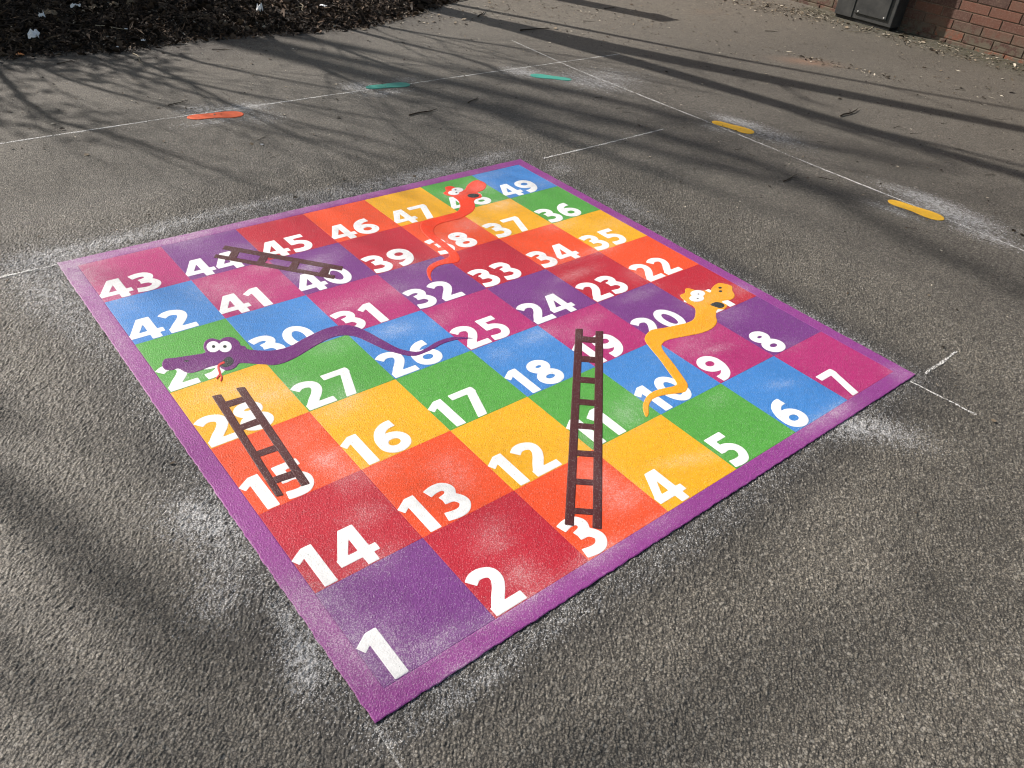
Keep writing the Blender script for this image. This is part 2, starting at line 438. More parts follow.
def link_slab(name, data, mat, parent, origin=(0, 0), dustf=dust_board):
    v, f = data
    me = mesh(name, v, f)
    xy = v[:, :2] + np.asarray(origin)
    attr(me, 'dust', dustf(xy))
    me.materials.append(mat)
    o = bpy.data.objects.new(name, me); COL.objects.link(o)
    if parent is not None: o.parent = parent
    return o

def shape(polys):
    polys = [np.asarray(p) for p in polys]
    allp = np.vstack(polys); pad = .004
    box = (*(allp.min(0) - pad), *(allp.max(0) + pad))
    return (lambda P: np.min([poly_sdf(P, q) for q in polys], axis=0)), box

def ell(cx, cy, rx, ry, n=24, rot=0):
    a = np.linspace(0, 2 * PI, n, endpoint=False)
    x = rx * np.cos(a); y = ry * np.sin(a); c, s = math.cos(rot), math.sin(rot)
    return np.stack([cx + x * c - y * s, cy + x * s + y * c], 1)

# ------------------------------------------------------------------ ground
def axis(lo, hi, step, mlo, mhi, far):
    a = list(np.arange(lo, hi + 1e-6, step))
    def go(x, lim, sg):
        out = []; st = step
        while abs(x) < far:
            st = min(st * 1.3, .035) if (x < lim if sg > 0 else x > lim) else st * 1.35
            x += sg * st; out.append(x)
        return out
    return np.array(go(a[0], mlo, -1)[::-1] + a + go(a[-1], mhi, 1))
gx = axis(-0.8, 3.3, .0036, -1.2, 9.0, 150); gy = axis(-0.95, 3.1, .0036, -1.4, 6.0, 150)
XX, YY = np.meshgrid(gx, gy, indexing='ij'); gv = np.stack([XX.ravel(), YY.ravel(), np.zeros(XX.size)], 1)
nyg = len(gy); ii, jj = np.meshgrid(np.arange(len(gx) - 1), np.arange(nyg - 1), indexing='ij'); k = (ii * nyg + jj).ravel()
gf = np.stack([k, k + nyg, k + nyg + 1, k + 1], 1)
me = bpy.data.meshes.new("tarmac")
me.vertices.add(len(gv)); me.vertices.foreach_set('co', gv.ravel())
me.loops.add(gf.size); me.loops.foreach_set('vertex_index', gf.ravel())
me.polygons.add(len(gf)); me.polygons.foreach_set('loop_start', np.arange(0, gf.size, 4)); me.polygons.foreach_set('loop_total', np.full(len(gf), 4))
me.update(calc_edges=True); me.validate()
gxy = gv[:, :2]
rough_ = np.clip((3.3 - gxy[:, 0]) / .6, 0, 1) * np.clip((gxy[:, 0] + .8) / .05, 0, 1) * np.clip((3.1 - gxy[:, 1]) / .7, 0, 1) * np.clip((gxy[:, 1] + .95) / .05, 0, 1)
attr(me, 'relief', rough_ * rough_ * (3 - 2 * rough_)); attr(me, 'dust', dust_ground(gxy)); attr(me, 'scorch', scorch(gxy))
dirt = np.clip((gxy[:, 1] - 3.2) / 2.4, 0, .55) + np.clip((gxy[:, 0] - 3.5) / 5, 0, .45)
ey_ = np.interp(gxy[:, 0], [G(u_, v_)[0] for u_, v_ in ((-200, 75), (0, 56), (200, 37), (445, 2))], [G(u_, v_)[1] for u_, v_ in ((-200, 75), (0, 56), (200, 37), (445, 2))])
attr(me, 'humus', np.clip(1.2 * np.exp(np.minimum(gxy[:, 1] - ey_ + .22, 0) / .26), 0, 1) * np.clip((4.3 - gxy[:, 0]) / .8, 0, 1))
dirt += blobs(gxy, [(520, 12, .8, .5, 0, .6), (600, 45, .5, .4, 0, .3), (150, 75, .8, .3, 0, .25), (790, 10, .6, .4, 0, .4)])
attr(me, 'dirt', np.clip(dirt, 0, 1))
WX = 7.97
attr(me, 'moss', np.clip(np.exp(-((WX - gxy[:, 0]) / .45) ** 2) * (gxy[:, 0] < WX + .2) * 1.3, 0, 1) * (gxy[:, 1] < 4.2) * (gxy[:, 1] > -6))
attr(me, 'patch', np.clip(blobs(gxy, [(808, 62, .22, .10, -40, 1.1), (705, 12, .2, .1, 0, .2)]), 0, 1))
ground = link("ground", me, MT); tag(ground, kind='structure')

# ------------------------------------------------------------------ the game board
B0 = .058; PITCH = .312
board = empty("game_board", (0, 0, 0))
tag(board, 'rainbow numbered snakes and ladders game melted onto the tarmac inside a purple border', 'playground game')
def rect(x0, y0, x1, y1): return [(x0, y0), (x1, y0), (x1, y1), (x0, y1)]

def wob(P, a=.0008):
    return a * (np.sin(P[:, 0] * 61 + 3 * np.sin(P[:, 1] * 23)) + np.sin(P[:, 1] * 67 + 2 * np.sin(P[:, 0] * 31)))

def rect_sdf(P, x0, y0, x1, y1):
    c = np.array([(x0 + x1) / 2, (y0 + y1) / 2]); hs = np.array([(x1 - x0) / 2, (y1 - y0) / 2])
    q = np.abs(P - c) - hs
    return np.hypot(*np.maximum(q, 0).T) + np.minimum(np.maximum(q[:, 0], q[:, 1]), 0)

IN1 = B0 + 7 * PITCH
bl = np.concatenate([[0, .0025, .0145, .029, .0435, B0 - .0025, B0], np.arange(1, 140) / 140 * (IN1 - B0) + B0, [IN1, IN1 + .0025, (IN1 + S) / 2, S - .0025, S]])
bd = grid_slab(bl, bl, lambda x, y: not (B0 < x < IN1 and B0 < y < IN1), .0029, .0010)
bo = np.zeros((len(bd[0]), 2)); q_ = bd[0][:, :2]
out_ = np.minimum(np.minimum(q_[:, 0], S - q_[:, 0]), np.minimum(q_[:, 1], S - q_[:, 1])) < .004
bo[:, 0] = np.where(out_, wob(q_, .0006) + .0012 * np.sin(q_[:, 1] * 173 + 2 * np.sin(q_[:, 1] * 41)), 0); bo[:, 1] = np.where(out_, wob(q_[:, ::-1], .0006) + .0012 * np.sin(q_[:, 0] * 181 + 2 * np.sin(q_[:, 0] * 37)), 0); bd[0][:, :2] += bo
link_slab("border", bd, M_BORDER, board)

# digits: outlines on a unit-high body
SW = .235
def ring(cx, cy, rx, ry):
    o = ell(cx, cy, rx + SW / 2, ry + SW / 2, 40); i = ell(cx, cy, rx - SW / 2 + .01, ry - SW / 2 + .01, 32)
    return lambda P: np.maximum(poly_sdf(P, o), -poly_sdf(P, i))
def pol(p): return lambda P: poly_sdf(P, p)
GL = {
    '0': (.76, [ring(.37, .5, .255, .385)]),
    '1': (.50, [pol([(.25, 1), (.45, 1), (.45, 0), (.20, 0), (.20, .76), (.07, .67), (-.01, .83)])]),
    '2': (.72, [pol(stroke([(.07, .80), (.20, .885), (.36, .89), (.51, .80), (.52, .63), (.42, .46), (.28, .30), (.13, .10)], SW)), pol([(.03, 0), (.70, 0), (.70, .20), (.03, .20)])]),
    '3': (.72, [pol(stroke([(.06, .85), (.25, .895), (.42, .87), (.505, .74), (.42, .60), (.22, .545)], SW * .96)), pol(stroke([(.22, .545), (.45, .50), (.56, .31), (.46, .15), (.28, .105), (.03, .15)], SW * .96))]),
    '4': (.78, [pol([(.43, 0), (.66, 0), (.66, 1), (.43, 1)]), pol([(.36, 1), (.60, 1), (.235, .39), (0, .39), (-.01, .33)]), pol([(0, .20), (.79, .20), (.79, .385), (0, .385)])]),
    '5': (.70, [pol([(.10, .80), (.64, .80), (.64, 1), (.10, 1)]), pol([(.10, .47), (.31, .47), (.31, .99), (.10, .99)]), pol(stroke([(.16, .57), (.36, .575), (.53, .46), (.545, .29), (.44, .14), (.27, .10), (.03, .13)], SW * .95))]),
    '6': (.76, [ring(.37, .325, .245, .21), pol(stroke([(.65, .885), (.45, .865), (.26, .74), (.145, .53), (.125, .34)], SW))]),
    '7': (.70, [pol([(.02, .80), (.69, .80), (.69, .93), (.66, 1), (.02, 1)]), pol([(.44, .81), (.69, .85), (.40, 0), (.15, 0)])]),
    '8': (.74, [ring(.36, .745, .195, .150), ring(.36, .290, .235, .180)]),
    '9': (.76, [lambda P: ring(.37, .325, .245, .21)(np.array([.74, 1.0]) - P), lambda P: poly_sdf(np.array([.74, 1.0]) - P, stroke([(.65, .885), (.45, .865), (.26, .74), (.145, .53), (.125, .34)], SW))]),
}
DH = .1425
GD = {}
for ch, (wd, fs) in GL.items():
    fn = lambda P, fs=fs: np.min([f(P / DH) for f in fs], axis=0) * DH
    GD[ch] = slab_data(fn, (-.006, -.006, .84 * DH, DH + .006), .0028, .0015, .0034, .0005)

for n in range(1, 50):
    j = (n - 1) // 7; i = (n - 1) % 7
    if j % 2: i = 6 - i
    cname = COLNAMES[(i + j) % 7]
    x0 = B0 + i * PITCH; y0 = B0 + j * PITCH
    e = .0002; ax_ = np.concatenate([[e, .0015], np.linspace(.0015, PITCH - .0015, 20)[1:-1], [PITCH - .0015, PITCH - e]])
    sq = link_slab("square", grid_slab(ax_, ax_, lambda x, y: True, .0027, .0003), MC[cname], board, (x0, y0))
    sq.location = (x0, y0, 0)
    sq['label'] = '%s square with the white number %d' % (cname, n)
    parts = []; xx = .000 if n > 9 else .003
    if n == 7: xx = .018
    if n in (8, 9, 6): xx = .008
    for ch in str(n):
        v, f = GD[ch]; v = v.copy(); v[:, 0] += xx; v[:, 1] += .003; parts.append((v, f))
        xx += (GL[ch][0] + (.06 if ch != '1' else .13)) * DH
    link_slab("number", merge(parts), M_WHITE, sq, (x0, y0))

# ------------------------------------------------------------------ snakes and ladders (parts of the board)
def zp(ox, oy, sc, pts): return np.array([G(ox + a / sc, oy + b / sc) for a, b in pts])
def zell(ox, oy, sc, cx, cy, rx, ry, n=20):
    a = np.linspace(0, 2 * PI, n, endpoint=False)
    return zp(ox, oy, sc, [(cx + rx * math.cos(t), cy + ry * math.sin(t)) for t in a])
def place(name, polys, mat, parent, z0, z1, res=.004, bev=.001, label=None, df=.6):
    f, box = shape(polys)
    o = link_slab(name, slab_data(f, box, res, z0, z1, bev), mat, parent, (0, 0), lambda xy: dust_board(xy) * df)
    if label: o['label'] = label
    return o

c5 = (140, 290, 3.012); c4 = (150, 320, 6.827)
def A4(p): return [(( c4[0] + a / c4[2] - c5[0]) * c5[2], (c4[1] + b / c4[2] - c5[1]) * c5[2]) for a, b in p]
outl = A4([(88, 290), (105, 270), (170, 263), (240, 252), (320, 240), (378, 226), (366, 195), (372, 158), (398, 136), (432, 130), (475, 141), (500, 128), (540, 120), (580, 130), (610, 155), (622, 180), (650, 183), (668, 204), (740, 213)]) + \
    [(360, 184), (400, 184), (450, 172), (500, 145), (560, 118), (610, 108), (650, 112), (690, 130), (730, 152), (780, 178), (830, 188), (860, 178), (900, 155), (950, 143), (1006, 148), (960, 151), (915, 163), (872, 186), (830, 201), (790, 197), (740, 183), (690, 160), (650, 143), (610, 139), (570, 149), (520, 176), (470, 206), (420, 226), (370, 229)] + \
    A4([(820, 310), (740, 306), (660, 300), (610, 302), (590, 325), (560, 343), (520, 350), (490, 338), (465, 315), (430, 322), (380, 338), (330, 355), (280, 368), (240, 362), (210, 345), (190, 338), (150, 348), (110, 348), (90, 335), (82, 310)])
sn = place("snake", [smooth_closed(zp(*c5, outl), 4)], M_SP, board, .002, .0040, .0035, .0010, 'purple snake with its head over square 29')
for cx, zt in ((433, .0046), (514, .0049)):
    place("eye", [zell(*c4, cx, 189, 46, 38)], M_WHITE, sn, .003, zt, .0022, .0006)
for cx, rr in ((435, 12), (512, 13)):
    place("pupil", [zell(*c4, cx, 189, rr, 10)], M_BLACK, sn, .003, .0052, .0012, .0003)
place("mouth", [smooth_closed(zp(*c4, [(478, 305), (500, 280), (530, 258), (558, 263), (573, 290), (556, 315), (520, 328), (490, 325)]))], M_BLACK, sn, .003, .0046, .0022, .0005)
place("nostril", [zell(*c4, 250, 287, 17, 7)], M_BLACK, sn, .003, .0046, .0015, .0003)
tg = [zp(*c4, stroke([(510, 295), (475, 312), (468, 335), (476, 360), (480, 385)], 15).tolist()), zp(*c4, stroke([(482, 375), (466, 392), (455, 408)], 11).tolist()), zp(*c4, stroke([(478, 372), (490, 395), (484, 424)], 11).tolist())]
place("tongue", tg, M_TONGUE, sn, .003, .0052, .0018, .0004)

cr = (410, 170, 6.4)
outr = [(350, 130), (368, 100), (400, 76), (430, 69), (465, 78), (487, 95), (482, 120), (465, 135), (432, 148), (455, 160), (458, 180), (425, 190), (411, 205), (417, 235), (405, 265), (370, 290), (320, 315), (260, 330), (200, 345), (165, 365), (152, 395), (175, 430), (215, 460), (265, 500), (308, 540), (320, 570), (310, 590), (280, 600), (220, 607), (170, 625), (142, 650), (132, 680), (141, 714), (124, 702), (110, 672), (108, 640), (130, 610), (180, 585), (230, 570), (252, 553), (240, 530), (190, 490), (120, 440), (82, 400), (64, 362), (85, 330), (150, 314), (230, 295), (300, 270), (320, 240), (313, 210), (298, 192), (262, 172), (235, 166), (213, 152), (230, 136), (224, 115), (260, 106), (295, 118), (330, 131)]
sn = place("snake", [smooth_closed(zp(*cr, outr), 4)], M_SR, board, .002, .0040, .0035, .0010, 'red orange snake with its head over square 48')
for cx, ccy, rx_, zt in ((304, 132, 38, .0046), (280, 151, 36, .0049)): place("eye", [zell(*cr, cx, ccy, rx_, 15)], M_WHITE, sn, .003, zt, .002, .0006)
for cx, ccy in ((291, 133), (297, 150)): place("pupil", [zell(*cr, cx, ccy, 7, 3.5)], M_BLACK, sn, .003, .0052, .0012, .0003)
place("mouth", [zell(*cr, 405, 169, 38, 13)], M_BLACK, sn, .003, .0046, .003, .0005)

cy_ = (630, 270, 5.12)
outy = [(382, 108), (410, 118), (416, 98), (440, 76), (465, 70), (520, 85), (524, 110), (536, 135), (520, 154), (488, 160), (470, 168), (498, 184), (480, 205), (447, 207), (440, 240), (445, 270), (420, 303), (370, 325), (300, 340), (220, 355), (177, 370), (161, 395), (180, 430), (220, 480), (270, 550), (295, 590), (290, 620), (270, 632), (210, 640), (150, 650), (112, 670), (96, 700), (95, 740), (86, 756), (74, 745), (65, 710), (70, 680), (90, 645), (130, 620), (190, 605), (228, 596), (235, 580), (200, 530), (150, 460), (100, 400), (75, 362), (82, 335), (110, 310), (170, 300), (240, 285), (300, 270), (328, 250), (335, 212), (325, 190), (290, 170), (256, 135), (280, 120), (285, 98), (315, 100), (345, 110)]
sn = place("snake", [smooth_closed(zp(*cy_, outy), 4)], M_SY, board, .002, .0040, .0035, .0010, 'yellow snake with its head over square 21')
for cx, ccy, zt in ((346, 125, .0046), (341, 149, .0049)): place("eye", [zell(*cy_, cx, ccy, 38, 18)], M_WHITE, sn, .003, zt, .002, .0006)
for cx, ccy in ((345, 151), (349, 128)): place("pupil", [zell(*cy_, cx, ccy, 5.5, 2.6)], M_BLACK, sn, .003, .0052, .0012, .0003)
place("mouth", [smooth_closed(zp(*cy_, [(410, 181), (440, 168), (474, 176), (482, 190), (462, 199), (432, 192)]))], M_BLACK, sn, .003, .0046, .003, .0005)
for cx, ccy in ((460, 95), (462, 113)): place("nostril", [zell(*cy_, cx, ccy, 9, 5)], M_BLACK, sn, .003, .0046, .0012, .0003)

def ladder(oc, rails, rungs, label):
    l = empty("ladder", (0, 0, 0)); l.parent = board; l['label'] = label
    for r_ in rails: place("rail", [zp(*oc, r_)], M_BROWN, l, .002, .0043, .004, .0008, df=.3)
    for r_ in rungs: place("rung", [zp(*oc, r_)], M_BROWN, l, .002, .0040, .004, .0006, df=.3)
cl = (540, 320, 3.2)
yl = [62, 125, 192, 263, 340, 427, 518, 612]
ladder(cl, [[(113, 30), (137, 30), (108, 662), (78, 658)], [(177, 38), (202, 38), (197, 672), (167, 668)]],
       [[(128 - (y - 30) * .045, y - 9), (182 - (y - 30) * .01, y - 4), (182 - (y - 30) * .01, y + 15), (128 - (y - 30) * .045, y + 10)] for y in yl],
       'tallest brown ladder, climbing from square 3 to square 19')
cl = (200, 380, 5.908)
ladder(cl, [[(70, 100), (125, 88), (495, 685), (450, 695)], [(212, 52), (265, 45), (652, 618), (600, 634)]],
       [[(130, 138), (250, 103), (268, 135), (150, 172)], [(222, 275), (345, 228), (372, 262), (242, 305)], [(322, 430), (440, 388), (462, 422), (345, 462)], [(428, 580), (545, 540), (570, 578), (452, 615)]],
       'brown ladder between square 28 and square 15')
cl = (190, 225, 5.12)
ladder(cl, [[(180, 108), (785, 216), (778, 238), (165, 127)], [(132, 153), (745, 262), (738, 281), (122, 171)]],
       [[(222, 120), (262, 128), (235, 178), (196, 168)], [(370, 148), (408, 155), (380, 205), (338, 198)], [(532, 178), (570, 184), (545, 232), (502, 225)], [(690, 208), (725, 212), (706, 262), (658, 252)]],
       'brown ladder lying across squares 44 and 40')

# ------------------------------------------------------------------ footprints beside the board
def foot(a, b, wd, mat, label, mirror=1):
    A = G(*a); B = G(*b); d = B - A; Lh = np.hypot(*d); ang = math.atan2(d[1], d[0])
    # heel at 0, toe at 1 ; sole outline in units of its length
    o = np.array([(0, .5), (.03, .33), (.10, .20), (.22, .15), (.38, .17), (.52, .15), (.66, .06), (.80, .02), (.92, .10), (.99, .30), (1.0, .52), (.96, .72), (.86, .88), (.70, .92), (.54, .88), (.40, .83), (.24, .86), (.10, .80), (.03, .68)])
    o[:, 1] = (o[:, 1] - .5) * wd * mirror
    o[:, 0] *= Lh
    f, box = shape([smooth_closed(o, 4)])
    ob = link_slab("footprint", slab_data(f, box, .005, 0, .0035, .0012), mat, None, (0, 0), lambda xy: np.full(len(xy), .10))
    ob.location = (A[0], A[1], 0); ob.rotation_euler = (0, 0, ang)
    tag(ob, label, 'footprint', 'painted shoe prints on the chalk guide lines')
foot((187, 118), (243, 113.5), .115, M_FORANGE, 'orange shoe print on the long chalk line, nearest the dark litter', 1)
foot((366, 88), (409, 84), .105, M_TEAL, 'teal shoe print lying along the chalk line, left of the line crossing', 1)
foot((571.5, 80), (530.5, 75), .105, M_TEAL, 'darker teal shoe print next to the crossing of two chalk lines', -1)
foot((712, 121.5), (754, 133), .115, M_FYEL, 'yellow shoe print farther from the camera, left of its yellow twin', 1)
foot((888, 200.5), (944, 219.5), .115, M_FYEL, 'yellow shoe print near the right edge in the thickest white speckle', 1)

# ------------------------------------------------------------------ chalk lines
def chalk(pts, wd, label, dens=1.0):
    P = np.array([G(*p) for p in pts]); n = 0
    c = []
    for a, b in zip(P[:-1], P[1:]):
        m = max(2, int(np.hypot(*(b - a)) / .03)); c += [a + (b - a) * t for t in np.linspace(0, 1, m, endpoint=False)]
    c.append(P[-1]); c = np.array(c)
    t = np.gradient(c, axis=0); t /= np.hypot(*t.T)[:, None]; nr = np.stack([-t[:, 1], t[:, 0]], 1)
    rg = np.random.default_rng(len(c)); ww = wd / 2 * (1 + .25 * rg.standard_normal(len(c)).clip(-1.5, 1.5)); off = .0012 * rg.standard_normal(len(c))
    v = []; fc = []; dn = []
    for i in range(len(c)):
        for s, dd in ((-1, .15), (-.45, 1), (.45, 1), (1, .15)):
            q = c[i] + nr[i] * (off[i] + s * ww[i]); v.append((q[0], q[1], .0013 if abs(s) < 1 else .0008)); dn.append(dd * dens)
    for i in range(len(c) - 1):
        for k_ in range(3):
            a = i * 4 + k_; fc.append([a, a + 1, a + 5, a + 4])
    me = mesh("chalk_line", v, fc); attr(me, 'dens', dn); o = link("chalk_line", me, M_CHALK)
    tag(o, label, 'chalk line')
chalk([(-60, 152), (0, 143.5), (160, 119.5), (300, 99.5), (460, 76.5), (620, 54)], .014, 'long white chalk line passing the orange shoe print and a teal one', 1.7)
chalk([(512, 40.5), (575, 69), (640, 95), (713, 124), (820, 168), (900, 200), (1000, 241), (1060, 266)], .014, 'chalk line running from the crossing past both yellow shoe prints', 1.4)
chalk([(543, 158.5), (600, 145), (664, 129)], .013, 'short chalk line just beyond the far corner of the board', 1.7)
chalk([(910, 381.5), (945, 399), (976, 415)], .012, 'chalk stroke leaving the right corner of the board', 2.0)
chalk([(957, 351.5), (925, 373.5)], .012, 'shortest chalk stroke, near the corner of the pink square 7', 1.8)
chalk([(-60, 291), (0, 277.5), (56, 265)], .013, 'chalk line ending at the left corner of the board', 1.3)
chalk([(376, 728), (398, 762), (415, 790)], .007, 'faint chalk line below the nearest corner of the board', .45)

# ------------------------------------------------------------------ brick wall
def add_box(v, f, x0, y0, z0, x1, y1, z1, bev=0.0):
    o = len(v); b = bev
    if b <= 0:
        v += [(x0, y0, z0), (x1, y0, z0), (x1, y1, z0), (x0, y1, z0), (x0, y0, z1), (x1, y0, z1), (x1, y1, z1), (x0, y1, z1)]
        f += [[o, o + 3, o + 2, o + 1], [o + 4, o + 5, o + 6, o + 7], [o, o + 1, o + 5, o + 4], [o + 1, o + 2, o + 6, o + 5], [o + 2, o + 3, o + 7, o + 6], [o + 3, o, o + 4, o + 7]]
    else:
        # front (-x) face chamfered
        v += [(x0 + b, y0, z0), (x0 + b, y1, z0), (x0 + b, y1, z1), (x0 + b, y0, z1), (x0, y0 + b, z0 + b), (x0, y1 - b, z0 + b), (x0, y1 - b, z1 - b), (x0, y0 + b, z1 - b),
              (x1, y0, z0), (x1, y1, z0), (x1, y1, z1), (x1, y0, z1)]
        f += [[o + 4, o + 7, o + 6, o + 5], [o, o + 4, o + 5, o + 1], [o + 1, o + 5, o + 6, o + 2], [o + 2, o + 6, o + 7, o + 3], [o + 3, o + 7, o + 4, o],
              [o, o + 1, o + 9, o + 8], [o + 1, o + 2, o + 10, o + 9], [o + 2, o + 3, o + 11, o + 10], [o + 3, o, o + 8, o + 11]]

def mat_brick():
    m, t, b = new_mat("red_brick"); g = N(t); p = g.pos()
    r = g.attr('rnd'); n1 = g.noise(p, 18, 5, .6); n2 = g.noise(p, 90, 3, .6)
    col = g.ramp(r, [(0, (.055, .026, .020)), (.35, (.090, .038, .027)), (.7, (.130, .050, .032)), (.92, (.24, .080, .040)), (1, (.075, .046, .036))])
    col = g.mix(g.mr(n1, .3, .7, 0, .45), col, (.13, .085, .065)); col = g.mix(g.mr(n2, .5, .75, 0, .4), col, (.33, .22, .17))
    # cement splash and algae on the lowest course
    sep = t.nodes.new('ShaderNodeSeparateXYZ'); t.links.new(p, sep.inputs[0])
    lo = g.mr(sep.outputs[2], .05, .24, 1, 0); col = g.mix(g.math('MULTIPLY', lo, g.mr(n1, .4, .55), clamp=True), col, (.125, .105, .075))
    t.links.new(col, b.inputs['Base Color']); b.inputs['Roughness'].default_value = .85
    g.put(b.inputs['Normal'], g.bump(g.math('ADD', n1, n2), .6, .004)); return m
M_MORTAR = mat_simple("mortar", (.12, .085, .062), (.22, .165, .12), 60, .95, .003)
wall = empty("brick_wall", (WX, 3.0, 0)); tag(wall, 'red brick wall with pale mortar behind the dark grey metal cabinet', 'wall')
v, f, rn = [], [], []
PX, PZ = .282, .0865
rg = random.Random(3)
for r_ in range(26):
    z = -.055 + r_ * PZ
    y = -5.0 + (.5 * PX if r_ % 2 else 0) + .11
    while y < 11:
        n0 = len(f); pr = rg.uniform(-.0025, .0025) - (.012 if r_ == 0 else 0)
        add_box(v, f, pr, y + .005 - 3, z + .0045, .05, y + PX - .005 - 3, z + PZ - .0045, .003)
        rn += [rg.random()] * (len(f) - n0); y += PX
me = mesh("bricks", v, f); attr(me, 'rnd', rn, 'FACE'); link("bricks", me, mat_brick(), wall)
v, f = [], []; add_box(v, f, .007, -8, -.1, .21, 8, 26 * PZ - .06); link("mortar", mesh("mortar", v, f), M_MORTAR, wall)
v, f = [], []
y = -8.0
while y < 8: add_box(v, f, -.03, y + .004, 26 * PZ - .058, .24, y + .596, 26 * PZ + .0, .006); y += .6
link("coping", mesh("coping", v, f), mat_simple("concrete", (.25, .24, .22), (.36, .35, .32), 25, .9), wall)

# ------------------------------------------------------------------ metal cabinet
def mat_metal():
    m, t, b = new_mat("grey_metal"); g = N(t); p = g.coord()
    n = g.noise(p, 9, 5, .65); n2 = g.noise(p, 120, 3)
    t.links.new(g.mix(g.mr(n, .35, .7), (.036, .038, .039), (.070, .071, .069)), b.inputs['Base Color'])
    b.inputs['Metallic'].default_value = .25; g.put(b.inputs['Roughness'], g.mr(n2, .3, .7, .42, .62)); g.put(b.inputs['Normal'], g.bump(n2, .25, .001)); return m
M_METAL = mat_metal(); M_DARKM = mat_simple("black_metal", (.008, .008, .009), (.02, .02, .02), 40, .6)
M_STEEL = mat_simple("steel_screw", (.45, .44, .42), (.6, .6, .58), 40, .35)
CX0, CX1, CY0, CY1 = 7.755, 7.945, 3.205, 3.835
cab = empty("metal_cabinet", (CX0, (CY0 + CY1) / 2, 0)); tag(cab, 'dark grey metal cabinet with a screwed door standing against the brick wall', 'cabinet')
hw = (CY1 - CY0) / 2
v, f = [], []; add_box(v, f, .006, -hw, .03, CX1 - CX0, hw, 1.15, .006); link("body", mesh("body", v, f), M_METAL, cab)
v, f = [], []; add_box(v, f, .02, -hw + .012, -.01, CX1 - CX0 - .01, hw - .012, .0295); link("plinth", mesh("plinth", v, f), M_DARKM, cab)
v, f = [], []; add_box(v, f, -.002, .12, .032, .0055, hw - .002, 1.148, .003); link("side_panel", mesh("side_panel", v, f), M_METAL, cab)
v, f = [], []; add_box(v, f, -.010, -hw + .065, .085, .0055, .100, 1.09, .004); door = link("door", mesh("door", v, f), M_METAL, cab)
for yy in (-hw + .09, .06):
    for zz_ in (.105, 1.07):
        a = np.linspace(0, 2 * PI, 12, endpoint=False); vv = [(-.0102, yy + .009 * math.cos(t), zz_ + .009 * math.sin(t)) for t in a] + [(-.0145, yy + .007 * math.cos(t), zz_ + .007 * math.sin(t)) for t in a]
        ff = [[i, 12 + i, 12 + (i + 1) % 12, (i + 1) % 12] for i in range(12)] + [list(range(12, 24))[::-1]]
        link("screw", mesh("screw", vv, ff), M_STEEL, door)
v, f = [], []; add_box(v, f, -.02, -hw - .012, 1.1505, CX1 - CX0 - .003, hw + .012, 1.18, .006); link("lid", mesh("lid", v, f), M_METAL, cab)

# ------------------------------------------------------------------ litter bed
edge_px = [(-200, 75), (-60, 62), (0, 56), (60, 52), (130, 48), (200, 37), (280, 33), (360, 26), (410, 13), (445, 2), (480, -12)]
EDG = np.array([G(*p) for p in edge_px])
def edge_y(x): return np.interp(x, EDG[:, 0], EDG[:, 1])
# soil
bx = np.linspace(EDG[0, 0] - 2.0, EDG[-1, 0], 110); tt = np.linspace(0, 1, 50)
v = []; f = []
for i, x in enumerate(bx):
    for j, t in enumerate(tt):
        y = edge_y(x) + t * 5.0
        endf = min(1, (EDG[-1, 0] - x) / .5)
        z = (.10 * (1 - math.exp(-t * 5 / .55)) + .012 * math.sin(x * 9 + 3 * math.sin(y * 5)) * min(1, t * 12)) * endf - .004 + .004 * math.sin(y * 13) * min(1, t * 10) * endf
        v.append((x, y, z))
for i in range(len(bx) - 1):
    for j in range(len(tt) - 1):
        a = i * len(tt) + j; f.append([a, a + len(tt), a + len(tt) + 1, a + 1])
me = mesh("soil_bed", v, f, True)
soil = link("soil_bed", me, mat_simple("soil", (.012, .009, .007), (.035, .026, .019), 25, .95, .01)); tag(soil, kind='structure')
def soil_z(x, y):
    t = np.clip((y - edge_y(x)) / 5, 0, 1)
    return .10 * (1 - np.exp(-t * 5 / .55)) * np.clip((EDG[-1, 0] - x) / .5, 0, 1)

